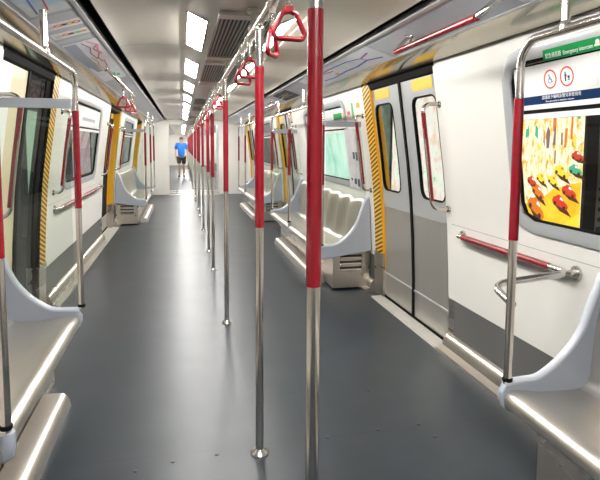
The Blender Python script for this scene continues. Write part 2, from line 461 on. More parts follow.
# the next car, seen through the gangway: same section
Z0N = 17.3
for s in (1, -1):
    up = plain_panel(bmesh.new(), s, Z0N, END, ZL, ZT); struct(obj('wall_next_' + SIDE[s], up, 'wall', smooth=30))
    lo = plain_panel(bmesh.new(), s, Z0N, END, .0, ZL, .004); struct(obj('baseboard_next_' + SIDE[s], lo, 'wall_grey', smooth=30))
    bm = sweep(bmesh.new(), [(1.34, 2.02), (1.35, 2.08), (1.07, 2.034), (.824, 2.108), (.750, 2.116)], Z0N, END, s=s)
    struct(obj('trim_16' if s > 0 else 'trim_17', bm, 'ad', smooth=0))
bm = sweep(bmesh.new(), [(-x, z) for x, z in reversed(half)] + half[1:], Z0N, END)
struct(obj('ceiling_next', bm, 'ceil', smooth=30))
bm = bx((-1.6, END, 0), (1.6, END + .05, 2.3)); struct(obj('wall_far', bm, 'wall', smooth=0))
bm = bmesh.new()
for s in (1, -1): box(bm, (s * .72, Z0N - .05, 0), (s * 1.60, Z0N, 2.25))
box(bm, (-.72, Z0N - .05, 2.02), (.72, Z0N, 2.25))
struct(obj('wall_next_end', bm, 'wall', smooth=0))

# ------------------------------------------------------------------ windows
nwin = 0
for s in (1, -1):
    for c in BAYC:
        nwin += 1
        w = sempty('window_%d' % nwin, (s * wx(WIN_Z0), c, WIN_Z0))
        off = Vector(w.location)
        def part(name, bm, m, sm=30):
            bmesh.ops.translate(bm, verts=bm.verts, vec=-off); return obj(name, bm, m, w, sm)
        A = angles()
        L0 = ring_pts(A, c, WZC, WIN_HW + .004, WHH + .004, .152); L1 = ring_pts(A, c, WZC, WIN_HW - .06, WHH - .06, .10)
        La = ring_pts(A, c, WZC, WIN_HW - .015, WHH - .015, .138); L2 = ring_pts(A, c, WZC, WIN_HW - .072, WHH - .072, .09)
        bm = bmesh.new(); bridge(bm, s, [L0, L0, La, L1, L1], [.0, -.010, -.014, -.004, .03])
        part('window_frame', bm, 'frame', 40)
        bm = bmesh.new(); bridge(bm, s, [L1, L1, L2, L2], [.018, .006, .008, .022])
        part('gasket', bm, 'black')
        part('pane', disc_pane(bmesh.new(), s, c, WZC, WIN_HW - .07, WHH - .07, .092, .02), 'glass')
        bm = slab(bmesh.new(), s, c - WIN_HW + .07, c + WIN_HW - .07, 1.585, 1.612, .02, .022, 2)
        slab(bm, s, c - WIN_HW + .07, c + WIN_HW - .07, 1.632, 1.655, .02, .020, 2)
        part('transom', bm, 'white')
        bm = slab(bmesh.new(), s, c - WIN_HW + .07, c + WIN_HW - .07, 1.612, 1.632, .02, .008, 1)
        part('transom_groove', bm, 'black')

# ------------------------------------------------------------------ doors
ndoor = 0
def build_door(s, a, b, dark=False, dim=False):
    global ndoor
    ndoor += 1
    d = sempty('door_%d' % ndoor, (s * 1.55, (a + b) / 2, 0)); off = Vector(d.location)
    def part(name, bm, m, parent=d, sm=30):
        bmesh.ops.translate(bm, verts=bm.verts, vec=-off); return obj(name, bm, m, parent, sm)
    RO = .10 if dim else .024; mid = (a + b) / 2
    for e, dr in ((a, 1), (b, -1)):
        lo, hi = (e, mid - .008) if dr > 0 else (mid + .008, e)
        wc = mid - dr * .405
        if dark and dr < 0:
            lf = part('door_leaf', plain_panel(bmesh.new(), s, lo, lo + .07, .03, 1.94, RO), 'black')
            part('leaf_stile', plain_panel(bmesh.new(), s, hi - .13, hi, .03, 1.94, RO), 'black')
            part('leaf_pane', plain_panel(bmesh.new(), s, lo + .07, hi - .13, .03, 1.94, RO + .006), 'glass')
            continue
        if dark:
            lf = part('door_leaf', plain_panel(bmesh.new(), s, lo, hi, .03, 1.94, RO), 'cream')
            part('leaf_sticker', slab(bmesh.new(), s, lo + .005, lo + .27, .95, 1.935, RO - .001, .004), 'white')
            part('leaf_notice', slab(bmesh.new(), s, lo + .05, lo + .22, .82, .96, RO - .001, .004), 'yelpaint')
            continue
        bm = hole_panel(bmesh.new(), s, lo, hi, .89, 1.945, wc, 1.425, .205, .385, .075, RO, 4)
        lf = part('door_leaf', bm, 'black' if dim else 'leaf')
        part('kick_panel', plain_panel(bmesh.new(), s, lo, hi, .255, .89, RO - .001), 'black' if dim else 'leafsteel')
        part('foot_panel', plain_panel(bmesh.new(), s, lo, hi, .03, .245, RO - .001), 'leafsteel')
        part('foot_rib', slab(bmesh.new(), s, lo, hi, .243, .257, RO, .008, 1), 'adedge')
        A = angles()
        g = bmesh.new(); q0 = ring_pts(A, wc, 1.425, .207, .387, .077); q1 = ring_pts(A, wc, 1.425, .196, .376, .067)
        bridge(g, s, [q0, q0, q1, q1], [RO + .01, RO - .006, RO - .004, RO + .02])
        part('leaf_gasket', g, 'black')
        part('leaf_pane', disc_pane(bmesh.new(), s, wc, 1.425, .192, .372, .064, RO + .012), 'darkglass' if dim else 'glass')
        part('yellow_sticker', slab(bmesh.new(), s, wc - .17, wc + .17, 1.855, 1.938, RO - .001, .003, 2), 'yellow')
        e0, e1 = (e + .0, e + .012) if dr > 0 else (e - .012, e)
        part('edge_strip', slab(bmesh.new(), s, e0, e1, .28, 1.93, RO - .001, .004), 'yelpaint')
    part('meeting_seal', slab(bmesh.new(), s, mid - .020, mid + .020, .03, 1.95, RO + .02, .03), 'black')
    part('sill_gap', slab(bmesh.new(), s, a, b, .014, .034, RO + .02, .03, 1), 'black')
    bm = sweep(bmesh.new(), [(wx(1.94) + RO + .02, 1.935), (wx(1.94) + .005, 1.955), (wx(2.02), 2.0), (wx(2.02) - .004, 2.026), (wx(2.02) + .05, 2.03)], a - .02, b + .02, True, s=s)
    part('header', bm, 'black')
    # jambs: hazard striped bevel above, stainless post below with a flared foot
    for e, dr in ((a, -1), (b, 1)):
        f = e + (JF if dr > 0 else -JN); zj = .42 if dr > 0 else ZL; lo_, hi_ = min(e, f), max(e, f)
        zs = [zj + (2.02 - zj) * k / 14 for k in range(15)]
        n2 = e + (.20 if dr > 0 else -.002)
        if dr > 0: part('hazard_strip', plain_panel(bmesh.new(), s, e, n2, .42, ZT, -.0005), 'hazard', sm=0)
        rt = bmesh.new()
        ca = [[rt.verts.new((s * (wx(z) + o), e, z)) for z in zs] for o in (0, .10)]
        for k in range(14): rt.faces.new((ca[0][k], ca[0][k + 1], ca[1][k + 1], ca[1][k]))
        part('jamb_return', rt, ('yelpaint' if s > 0 or dim else 'black') if dr > 0 else 'wall', sm=0)
        part('jamb_panel', plain_panel(bmesh.new(), s, min(n2, f), max(n2, f), zj, ZT), 'wall')
        js = bmesh.new()
        zs2 = [.0, .1, .2, .3, zj]
        def c2(y, o): return [js.verts.new((s * (wx(z) + o), y, z)) for z in zs2]
        cs = [c2(e, .10), c2(e, .002), c2(f, .004)]
        for p, q in zip(cs, cs[1:]):
            for k in range(4): js.faces.new((p[k], p[k + 1], q[k + 1], q[k]))
        part('jamb_foot', js, 'steel', sm=50)
    return d
for s in (1, -1):
    for (a, b) in DOORS: build_door(s, a, b, dark=(s < 0 and a == 3.5), dim=(s < 0 and a > 5))

# ------------------------------------------------------------------ ceiling lights and air grilles
def light_strip(s, y0, y1):
    """frame and glowing diffuser on the tilted strip beside the duct"""
    ux, uz = .150 / math.hypot(.150, .071), .071 / math.hypot(.150, .071)     # along strip
    nx, nz = uz, -ux                                                          # facing down/outward
    def P(u, v): return (.175 + ux * u + nx * v, 2.101 + uz * u + nz * v)
    return P
def build_light(y0, y1, s):
    P = light_strip(s, y0, y1)
    t = bpy.data.objects.new('ceiling_light', None); COL.objects.link(t)
    fr = bmesh.new()
    for (u0, u1, a, b) in ((.012, .022, y0 - .012, y1 + .012), (.132, .142, y0 - .012, y1 + .012)):
        sweep(fr, [P(u0, .0), P(u1, .0), P(u1, .010), P(u0, .010)], a, b, True, s=s)
    for (a, b) in ((y0 - .012, y0), (y1, y1 + .012)):
        sweep(fr, [P(.022, 0), P(.132, 0), P(.132, .006), P(.022, .006)], a, b, True, s=s)
    o0 = Vector((s * .25, (y0 + y1) / 2, 2.13)); t.location = o0
    bmesh.ops.translate(fr, verts=fr.verts, vec=-o0); obj('light_frame', fr, 'lightframe', t, 0)
    df = sweep(bmesh.new(), [P(.022, .0005), P(.132, .0005), P(.132, .005), P(.129, .007), P(.025, .007), P(.022, .005)], y0, y1, True, s=s)
    bmesh.ops.translate(df, verts=df.verts, vec=-o0); obj('diffuser', df, 'lamp', t, 0)
    return t
protoL = {s: build_light(-.475, .475, s) for s in (1, -1)}
ly = [-1.87 + 1.64 * k for k in range(11)]
ly = [y for y in ly if -2 < y < 15.6]
lights_next = [18.2 + 1.64 * k for k in range(12)]
for s in (1, -1):
    idx = 0
    for y in ly + lights_next:
        c = protoL[s] if y == ly[0] else copy_tree(protoL[s])
        c.location.y = y + .475
        vis = y > 2
        nxt = y > 17
        if y < 2: lab = '%s light panel over the camera end of the %s ceiling' % (('rearmost', 'middle', 'front')[min(int((y + 1.9) / 1.6), 2)], SIDE[s])
        elif nxt: lab = '%s lit panel of the next car, %s ceiling row' % (nth(lights_next.index(y)), SIDE[s])
        else: lab = '%s glowing white ceiling panel in the row %s of the central grilles' % (nth(idx), SIDE[s]); idx += 1
        tag(c, lab, 'ceiling light', 'lights in the %s ceiling row' % SIDE[s])

def build_grille(L):
    t = bpy.data.objects.new('air_grille', None); COL.objects.link(t)
    obj('backing', bx((-.145, -L / 2, -.004), (.145, L / 2, -.001)), 'dark', t, 0)
    fr = bmesh.new()
    for x0, x1 in ((-.152, -.143), (.143, .152)): box(fr, (x0, -L / 2, -.016), (x1, L / 2, 0))
    obj('side_rail', fr, 'slat', t, 0)
    for y0, y1 in ((-L / 2 - .10, -L / 2), (L / 2, L / 2 + .10)): obj('end_cover', bx((-.155, y0, -.018), (.155, y1, -.0005)), 'ceil_white', t, 0, .004)
    sl = bx((-.004, -L / 2, -.015), (.004, L / 2, -.002))
    me0 = obj('slat', sl, 'slat', t, 0); me0.location.x = -.128
    for k in range(1, 13):
        c = me0.copy(); COL.objects.link(c); c.parent = t; c.location.x = -.128 + k * .0213
    return t
g0 = build_grille(1.26)
gy = [3.46, 5.10, 8.38, 10.02, 13.30]
for i, y in enumerate(gy):
    c = g0 if i == 0 else copy_tree(g0)
    c.location = (0, y, 2.094)
    tag(c, '%s slatted air grille set into the middle of the ceiling' % nth(i), 'air grille', 'air grilles along the ceiling')
bm = sweep(bmesh.new(), [(-.15, 2.080), (-.10, 2.074), (.10, 2.074), (.15, 2.080), (.15, 2.0935), (-.15, 2.0935)], 5.92, 7.70, True)
o = obj('duct_cover', bm, 'ceil_white', smooth=0); tag(o, 'smooth pale duct cover between the second and third ceiling grilles', 'ceiling cover', 'plain duct covers')
bm = sweep(bmesh.new(), [(-.15, 2.080), (-.10, 2.074), (.10, 2.074), (.15, 2.080), (.15, 2.0935), (-.15, 2.0935)], 10.84, 12.62, True)
o = obj('duct_cover', bm, 'ceil_white', smooth=0); tag(o, 'smooth pale duct cover between the fourth and farthest ceiling grilles', 'ceiling cover', 'plain duct covers')

# ------------------------------------------------------------------ centre line: poles, rail, hanging handles
RZ = 1.982
def build_pole():
    t = bpy.data.objects.new('grab_pole', None); COL.objects.link(t)
    obj('steel_shaft', tb([(0, 0, .0), (0, 0, .5), (0, 0, 1.078)], .0185, 20), 'chrome', t)
    obj('red_sleeve', tb([(0, 0, 1.076), (0, 0, 1.4), (0, 0, 1.792)], .0205, 20), 'red', t)
    obj('upper_shaft', tb([(0, 0, 1.79), (0, 0, RZ - .016)], .0175, 20), 'chrome', t)
    bm = lathe(bmesh.new(), [(.042, 0), (.042, .006), (.038, .011), (.026, .016), (.021, .024), (.0185, .026)])
    obj('floor_flange', bm, 'chrome', t)
    bm = lathe(bmesh.new(), [(.0185, RZ - .034), (.024, RZ - .032), (.024, RZ - .020), (.019, RZ - .014)])
    obj('top_collar', bm, 'chrome', t)
    return t
poleY = [1.38, 2.43, 4.35, 6.27, 7.38, 9.25, 11.17, 12.27, 14.1, 15.3]
nextY = [18.0, 19.1, 20.9, 22.8, 23.9, 25.8, 27.7, 28.8, 30.7, 32.5]
p0 = build_pole()
for i, y in enumerate(poleY + nextY):
    c = p0 if i == 0 else copy_tree(p0)
    c.location = (-.003 if y < 2 else 0, y, 0)
    if i == 0: lab = 'nearest red-sleeved centre pole, its foot cut off by the bottom of the photo'
    elif i == 1: lab = 'second nearest red-sleeved centre pole with round steel foot on a floor seam'
    elif y < 17: lab = '%s red-sleeved steel pole along the middle of the floor' % nth(i)
    else: lab = '%s red-sleeved centre pole of the next car beyond the gangway' % nth(i - len(poleY))
    tag(c, lab, 'grab pole', 'centre poles')

t = thing('ceiling_handrail', 'long steel handrail under the middle of the ceiling joining the pole tops', 'handrail', (0, 0, 0))
obj('rail', tb([(0, -1.5, RZ), (0, 6, RZ), (0, 15.6, RZ)], .0175, 16), 'chrome', t)
for y in [-.5, 1.15, 2.62, 4.2, 6.45, 7.78, 9.4, 11.3, 12.7, 14.3, 15.5]:
    bm = bmesh.new(); tube(bm, [(0, y, RZ), (0, y, 2.085)], .013, 12); lathe(bm, [(.035, 2.066), (.035, 2.078), (.02, 2.088)], (0, y, 0)); lathe(bm, [(.023, RZ - .0), (.026, RZ + .022), (.016, RZ + .03)], (0, y, 0))
    obj('rail_support', bm, 'steel', t)
t = thing('ceiling_handrail', 'steel handrail under the ceiling of the next car beyond the gangway', 'handrail', (0, 0, 0))
obj('rail', tb([(0, 17.6, RZ), (0, 26, RZ), (0, 34, RZ)], .0175, 12), 'chrome', t)

def handle(bars_z, rot):
    """clamp, ribbed strap and a rounded triangular red grip; origin at the rail axis"""
    t = bpy.data.objects.new('strap_handle', None); COL.objects.link(t)
    bm = bmesh.new(); tube(bm, [(0, -.016, 0), (0, .016, 0)], .024, 16); box(bm, (-.012, -.011, -.043), (.012, .011, -.02))
    obj('rail_clamp', bm, 'chrome', t)
    bm = bmesh.new()
    for k in range(6):
        z = -.043 - k * .009; tube(bm, [(0, 0, z), (0, 0, z - .0035), (0, 0, z - .0065), (0, 0, z - .009)], [.009, .0125, .0125, .009], 12)
    obj('ribbed_strap', bm, 'chrome', t)
    g = bpy.data.objects.new('grip', None)
    c, s_ = math.cos(rot), math.sin(rot)
    tri = fillet([(.0, -.106), (.052, -.186), (.0, -.190), (-.052, -.186), (0, -.106)], 0) if False else None
    pts = [(0, -.108), (.024, -.116), (.053, -.178), (.045, -.195), (-.045, -.195), (-.053, -.178), (-.024, -.116), (0, -.108)]
    P3 = [(x * c, x * s_, z) for x, z in pts]
    F = fillet(P3, [0, .018, .016, .016, .016, .016, .018, 0], 5)
    bm = tube(bmesh.new(), F, .0088, 12, True)
    tube(bm, [(0, 0, -.094), (0, 0, -.112)], .0135, 14)
    obj('red_grip', bm, 'redgrip', t, 60)
    return t
hz_ = [handle(0, .12), handle(0, 1.05), handle(0, .55)]
hy = [1.75, 2.08, 2.78, 3.09, 4.95, 5.30, 6.66, 6.98, 7.72, 8.02, 9.87, 10.22, 11.58, 11.90, 12.62, 12.95]
used = set()
for i, y in enumerate(hy):
    k = (0, 1, 0, 1, 2, 0, 1, 0)[i % 8] if i != 3 else 2
    if k in used: c = copy_tree(hz_[k])
    else: c = hz_[k]; used.add(k)
    c.location = (0, y, RZ)
    tag(c, '%s red triangular strap handle hanging from the centre ceiling rail' % nth(i), 'strap handle', 'strap handles on the centre rail')

# overhead bars over the doors
def door_bar(s, y0, y1, label, red, name='overhead_bar'):
    t = thing(name, label, 'grab bar', (s * .85, (y0 + y1) / 2, 1.975))
    o0 = Vector(t.location)
    R0 = Vector((s * .85, y0, 1.975)); R1 = Vector((s * .85, y1, 1.975))
    F = fillet([Vector((s * .945, y0, 2.071)), R0, R1, Vector((s * .945, y1, 2.071))], .07, 8)
    obj('steel_tube', tb([p - o0 for p in F], .0145), 'chrome', t)
    if red: obj('red_sleeve', tb([R0 + Vector((0, .03, 0)) - o0, R1 - Vector((0, .02, 0)) - o0], .0165), 'red', t)
    for y in (y0, y1):
        bm = bmesh.new(); tube(bm, [Vector((s * .934, y, 2.060)) - o0, Vector((s * .944, y, 2.070)) - o0], [.026, .030])
        obj('mounting_foot', bm, 'chrome', t)
    return t
door_bar(1, 2.06, 2.98, 'red gripped bar below the grey advert strip, near the top right', True)
door_bar(-1, 4.85, 6.45, 'long bare steel bar under the left advert strip holding three handles', False)
door_bar(1, 7.0, 7.9, 'red gripped bar below the advert strip near the second right door', True)
for i, y in enumerate((5.22, 5.86, 6.22)):
    c = copy_tree(hz_[(0, 2, 1)[i]]); c.location = (-.85, y, 1.975)
    tag(c, '%s of three red strap handles on the bar under the left advert strip' % ('nearest', 'middle', 'farthest')[i], 'strap handle', 'strap handles on the left bar')

# ------------------------------------------------------------------ bench seats
SL = 3.06
ENDP = [(.958, .385), (.957, .42), (.975, .452)] + spline([(1.05, .456), (1.14, .468), (1.25, .545), (1.335, .652), (1.386, .785), (1.425, .885), (1.452, .925)], 5) + [(1.470, .927), (1.484, .70), (1.500, .40), (1.06, .335), (1.0, .330), (.970, .348)]
def seat_profile():
    return [(1.06, .345), (1.03, .338), (1.005, .340), (.984, .350), (.970, .367), (.966, .386), (.972, .404), (.988, .418), (1.012, .426), (1.04, .425), (1.08, .417), (1.14, .409), (1.28, .403)], \
           [(1.33, .408), (1.365, .425), (1.388, .462), (1.403, .54), (1.418, .66), (1.436, .78), (1.452, .865), (1.462, .895), (1.474, .905)]
def build_seat(s):
    """bench running from y=0 (end nearest the far door) to y=-SL"""
    t = bpy.data.objects.new('bench_seat', None); COL.objects.link(t)
    lo, hi = seat_profile(); nb = 7; w = (SL - .07) / nb
    bm = sweep(bmesh.new(), lo + [(1.33, .408), (1.33, .380), (1.07, .370)], -.034, -SL + .034, True, s=s)
    obj('seat_pan', bm, 'seat_steel', t, 50)
    bm = bmesh.new(); rows = []; ny = nb * 12
    for j in range(ny + 1):
        y = -.035 - (SL - .07) * j / ny; ph = (j % 12) / 12
        ridge = abs(math.cos(PI * ph)) ** 3      # 1 at bucket borders
        row = []
        for k, (x, z) in enumerate(hi):
            f = min(1, max(0, (k - 1) / 3)); drop = .018 * ridge * max(0, (z - .75) / .155) if z > .75 else 0
            row.append(bm.verts.new((s * (x - .026 * ridge * f * (1 if k < 7 else .6) + .012 * (1 - ridge) * f * (1 if 2 < k < 6 else .2)), y, z - drop)))
        rows.append(row)
    for a, b in zip(rows, rows[1:]):
        for k in range(len(hi) - 1): bm.faces.new((a[k], a[k + 1], b[k + 1], b[k]))
    obj('backrest', bm, 'seat_steel', t, 50)
    for y0 in (0, -SL + .034):
        pts = ENDP; bm = bmesh.new()
        f = [bm.verts.new((s * x, y0, z)) for x, z in pts]; b = [bm.verts.new((s * x, y0 - .034, z)) for x, z in pts]
        bm.faces.new(f); bm.faces.new(b); n = len(pts)
        for k in range(n): bm.faces.new((f[k], f[(k + 1) % n], b[(k + 1) % n], b[k]))
        e = obj('end_panel', bm, 'panel', t, 35, .006)
        # paler rounded lip running along the curved edge
        curve = [(s * (x - .001), y0 - .017, z + .002) for x, z in ENDP[2:-5]]
        obj('edge_lip', tb(curve, .0185, 10), 'lip', e)
    # stainless heater box under the seat with louvres in its end
    y0, y1 = -.30, -SL + .30
    bm = sweep(bmesh.new(), [(1.09, .375), (1.12, .30), (1.12, .02), (1.505, .02), (1.505, .375)], y0 + .24, y1 - .24, True, s=s)
    obj('heater_box', bm, 'steel', t, 40)
    for k in range(3):
        for ys in (y0 + .24, y1 - .24):
            d = .012 if ys > y1 else -.012
            bm = bmesh.new(); zc = .20 + k * .06
            box(bm, (s * 1.19, ys, zc - .010), (s * 1.42, ys + d, zc + .010)); obj('louvre', bm, 'chrome', t, 0, .004)
            bm = bmesh.new(); box(bm, (s * 1.19, ys, zc + .012), (s * 1.42, ys + d * .2, zc + .034)); obj('louvre_slot', bm, 'dark', t, 0)
    # polished kick rail sweeping out to the floor under the seat front
    pr = spline([(1.115, .088), (1.05, .090), (1.005, .082), (.982, .055), (.973, .02), (.971, 0)], 5) + [(1.115, 0)]
    bm = sweep(bmesh.new(), pr, y0 - .05, y1 + .05, True, s=s)
    obj('kick_rail', bm, 'seat_steel', t, 50, .006)
    return t
# handrail frame above a bench: posts on the seat edge, top rail, ceiling supports
def build_posts(s, ys, drop, ends, RX=.985, ZR=1.862):
    t = bpy.data.objects.new('seat_handrail', None); COL.objects.link(t)
    a, b = max(ys), min(ys)
    rail = [(0, a, 1.66), (0, a, ZR), (0, b, ZR), (0, b, 1.66)]
    obj('top_rail', tb(fillet(rail, .13, 8), .0165), 'chrome', t)
    for k, y in enumerate(ys):
        top = 1.66 if y in (a, b) else ZR - .01
        p = obj('post', tb([(0, y, .452), (0, y, 1.066)], .0175, 18), 'chrome', t)
        obj('red_sleeve', tb([(0, y, 1.064), (0, y, 1.64)], .0195, 18), 'red', p)
        obj('post_top', tb([(0, y, 1.638), (0, y, top + .005)], .0165, 18), 'chrome', p)
        bm = lathe(bmesh.new(), [(.0195, .462), (.0215, .465), (.0215, .476), (.018, .479)], (0, y, 0)); obj('foot_collar', bm, 'black', p)
        if y not in (a, b):
            bm = bmesh.new(); tube(bm, [(-s * .002, y, .448), (-s * .004, y, .42), (s * .0, y, .37), (s * .02, y, .352)], [.026, .027, .026, .018], 16)
            obj('seat_bracket', bm, 'panel', t)
    for y in drop:
        obj('ceiling_support', tb([(0, y, ZR), (0, y, 2.05)], .0165, 16), 'chrome', t)
        bm = lathe(bmesh.new(), [(.022, ZR - .004), (.0235, ZR + .014), (.0165, ZR + .028)], (0, y, 0)); obj('support_joint', bm, 'chrome', t)
    return t
def screen(y, s, label, RX):
    """grey crossbar and clear draught pane between the end post and the wall"""
    t = thing('draught_screen', label, 'draught screen', (s * 1.18, y, .9)); o0 = Vector(t.location); zb = 1.652 if s < 0 else 1.622
    bm = bx((s * (RX + .02), y - .012, zb), (s * 1.372, y + .012, zb + .056)); bmesh.ops.translate(bm, verts=bm.verts, vec=-o0)
    obj('crossbar', bm, 'band', t, 0, .005)
    # pane follows the seat end curve below and the wall behind
    cur = [(x, z + .022) for x, z in ENDP[4:-6]]
    pts = [(RX + .035, zb), (RX + .035, .49)] + [p for p in cur if p[0] > RX + .05 and p[0] < 1.44] + [(1.436, 1.12), (1.395, 1.45), (1.366, zb)]
    bm = bmesh.new()
    f = [bm.verts.new((s * x - o0.x, -.003, z - o0.z)) for x, z in pts]; b = [bm.verts.new((s * x - o0.x, .003, z - o0.z)) for x, z in pts]
    bm.faces.new(f); bm.faces.new(b[::-1]); n = len(pts)
    for k in range(n): bm.faces.new((f[k], f[(k + 1) % n], b[(k + 1) % n], b[k]))
    obj('clear_pane', bm, 'screenglass', t, 0)
    return t

seats = [  # side, far end y, posts (world y), supports, label bits
    (1, 2.00, (2.0 - .017, .55, -1.0), (1.73, -.2), .99, 'at the right edge beside the grab rail space'),
    (-1, 3.46, (3.443, 1.98, .45), (2.73, 1.1), -.948, 'at the left edge ending at the left doorway'),
    (1, 8.16, (8.143, 6.78, 5.12), (5.95, 7.55), .99, 'just beyond the nearest right door'),
    (1, 13.08, (13.06, 11.7, 10.04), (10.9, 12.5), .99, 'beyond the second right door'),
    (-1, 13.08, (13.06, 11.7, 10.04), (10.9, 12.5), -.97, 'beyond the orange edged door on the left'),
]
ps = {}
for s, ye, ys, dr, rx, desc in seats:
    if s not in ps: c = ps[s] = build_seat(s)
    else: c = copy_tree(ps[s])
    c.location = (.012 if s < 0 and ye < 4 else 0, ye, -.012 if s < 0 and ye < 4 else 0)
    tag(c, 'steel bench seat with blue-grey ends ' + desc, 'bench seat', 'bench seats')
    h = build_posts(s, ys, dr, None); h.location = (rx, 0, 0)
    tag(h, 'red-sleeved handrail frame on bench ' + desc, 'handrail', 'seat handrail frames')
screen(3.43, -1, 'clear draught screen with grey crossbar by the left doorway', .948)
screen(8.13, 1, 'draught screen with grey crossbar at the far end of the right middle bench', .99)
screen(5.115, 1, 'draught screen with grey crossbar just beyond the nearest right door', .99)
screen(10.05, -1, 'draught screen with grey crossbar at the near end of the far left bench', .97)
screen(10.05, 1, 'draught screen with grey crossbar at the near end of the far right bench', .99)

# vertical red grab rails beside the doors
def door_rail(s, y, label, so=.075, z0=1.07, z1=1.67):
    t = thing('door_grab_rail', label, 'grab rail', (s * wx(1.35), y, 1.35)); o0 = Vector(t.location)
    def P(z, o): return Vector((s * (wx(z) - o), y, z)) - o0
    F = fillet([P(z0 - .06, 0), P(z0 - .06, so), P(z1 + .06, so), P(z1 + .06, 0)], .07, 8)
    obj('steel_tube', tb(F, .0135), 'chrome', t)
    obj('red_sleeve', tb([P(z0, so), P((z0 + z1) / 2, so), P(z1, so)], .0155), 'red', t)
    for z in (z0 - .06, z1 + .06):
        bm = tube(bmesh.new(), [P(z, .0), P(z, .012)], [.028, .024]); obj('wall_flange', bm, 'chrome', t)
    return t
door_rail(-1, 3.48, 'red vertical grab rail at the nearer jamb of the left doorway', .13)
door_rail(-1, 5.20, 'red vertical grab rail on the white wall beyond the left hazard stripe')
door_rail(1, 3.46, 'red vertical grab rail at the near edge of the right door', .125)
door_rail(1, 5.06, 'red vertical grab rail between poster and hazard stripe on the right')
door_rail(-1, 8.27, 'red vertical grab rail before the orange edged door on the left')
door_rail(-1, 9.93, 'red vertical grab rail just past the orange edged door on the left')
door_rail(1, 8.22, 'red vertical grab rail before the second right door')
door_rail(1, 9.92, 'red vertical grab rail just past the second right door')

# horizontal grab rails of the two standing spaces
def space_rail(s, ya, yb, label, loop):
    z = .855; X = 1.438
    t = thing('wall_grab_rail', label, 'grab rail', (s * 1.45, (ya + yb) / 2, z)); o0 = Vector(t.location)
    W = wx(z)
    pts = [(s * W, ya, z), (s * X, ya, z), (s * X, yb, z)]
    if loop: pts += [(s * 1.035, yb - .0, z - .035), (s * 1.012, yb - .20, z - .07)]
    else: pts += [(s * W, yb, z)]
    rads = [0, .03, .05, .09, 0]
    F = [p - o0 for p in fillet(pts, rads[:len(pts)], 8)]
    obj('steel_tube', tb(F, .0165, 16), 'chrome', t)
    obj('red_sleeve', tb([Vector((s * X, ya - .07, z)) - o0, Vector((s * X, yb + .14, z)) - o0], .0185, 16), 'red', t)
    ends = [(ya, z)] + ([(yb - .0, z)] if True else [])
    for y, zz in ends:
        bm = bmesh.new(); tube(bm, [Vector((s * W, y, zz)) - o0, Vector((s * (W - .012), y, zz)) - o0], [.036, .032], 18)
        tube(bm, [Vector((s * (W - .01), y, zz)) - o0, Vector((s * X, y, zz)) - o0], .014, 12)
        obj('wall_flange', bm, 'chrome', t)
    return t
space_rail(1, 3.27, 2.20, 'red sleeved wall rail with steel elbow on the white right wall', True)
space_rail(-1, 8.05, 5.28, 'long red sleeved rail below the window on the left wall', False)

# thin seam line on the wall above the right grab rail
bm = bmesh.new()
for s in (1, -1): slab(bm, s, -.12 + JF if s > 0 else 5.04, 3.5 - JN if s > 0 else 8.35, .908, .912, .0, .0012, 1)
struct(obj('trim_18', bm, 'frame', smooth=0))

# ------------------------------------------------------------------ signs on the window by the camera, right side
def wall_frame(s, y, z, off):
    """matrix whose x runs towards -y (reading direction seen from the aisle, right wall), y up the wall, z into the aisle"""
    dz = .02; ux = (wx(z + dz) - wx(z - dz))
    up = Vector((s * ux, 0, 2 * dz)).normalized()
    xr = Vector((0, -s, 0)); nrm = xr.cross(up).normalized()
    m = Matrix((xr, up, nrm)).transposed().to_4x4(); m.translation = Vector((s * (wx(z) - off), y, z)); return m
def text(name, body, size, m, material, parent, xs=1):
    cu = bpy.data.curves.new(name, 'FONT'); cu.body = body; cu.size = size; cu.align_x = 'CENTER'; cu.align_y = 'CENTER'; cu.extrude = .0004
    tmp = bpy.data.objects.new(name, cu); COL.objects.link(tmp)
    me = bpy.data.meshes.new_from_object(tmp.evaluated_get(bpy.context.evaluated_depsgraph_get()))
    bpy.data.objects.remove(tmp); me.materials.clear(); me.materials.append(M[material])
    o = bpy.data.objects.new(name, me); COL.objects.link(o); o.parent = parent
    o.matrix_local = Matrix.Translation(-Vector(parent.location)) @ m @ Matrix.Diagonal((xs, 1, 1, 1)); return o
def flat(name, polys, m, material, parent, t=.0008):
    """flat shapes (lists of 2-D points) raised a hair from the surface"""
    bm = bmesh.new()
    for pts in polys:
        a = [bm.verts.new((x, y, 0)) for x, y in pts]; b = [bm.verts.new((x, y, t)) for x, y in pts]
        bm.faces.new(a); bm.faces.new(b); n = len(pts)
        for k in range(n): bm.faces.new((a[k], a[(k + 1) % n], b[(k + 1) % n], b[k]))
    o = obj(name, bm, material, parent, 0)
    o.matrix_local = Matrix.Translation(-Vector(parent.location)) @ m; return o
def circle(cx, cy, r, n=28): return [(cx + r * math.cos(2 * PI * k / n), cy + r * math.sin(2 * PI * k / n)) for k in range(n)]
def ringp(cx, cy, r0, r1, n=32):
    out = []
    for k in range(n):
        a0, a1 = 2 * PI * k / n, 2 * PI * (k + 1) / n
        out.append([(cx + r0 * math.cos(a0), cy + r0 * math.sin(a0)), (cx + r1 * math.cos(a0), cy + r1 * math.sin(a0)), (cx + r1 * math.cos(a1), cy + r1 * math.sin(a1)), (cx + r0 * math.cos(a1), cy + r0 * math.sin(a1))])
    return out
def stroke(pts, w):
    out = []
    for (x0, y0), (x1, y1) in zip(pts, pts[1:]):
        d = math.hypot(x1 - x0, y1 - y0) or 1; nx, ny = -(y1 - y0) / d * w / 2, (x1 - x0) / d * w / 2
        out.append([(x0 + nx, y0 + ny), (x1 + nx, y1 + ny), (x1 - nx, y1 - ny), (x0 - nx, y0 - ny)])
    return out
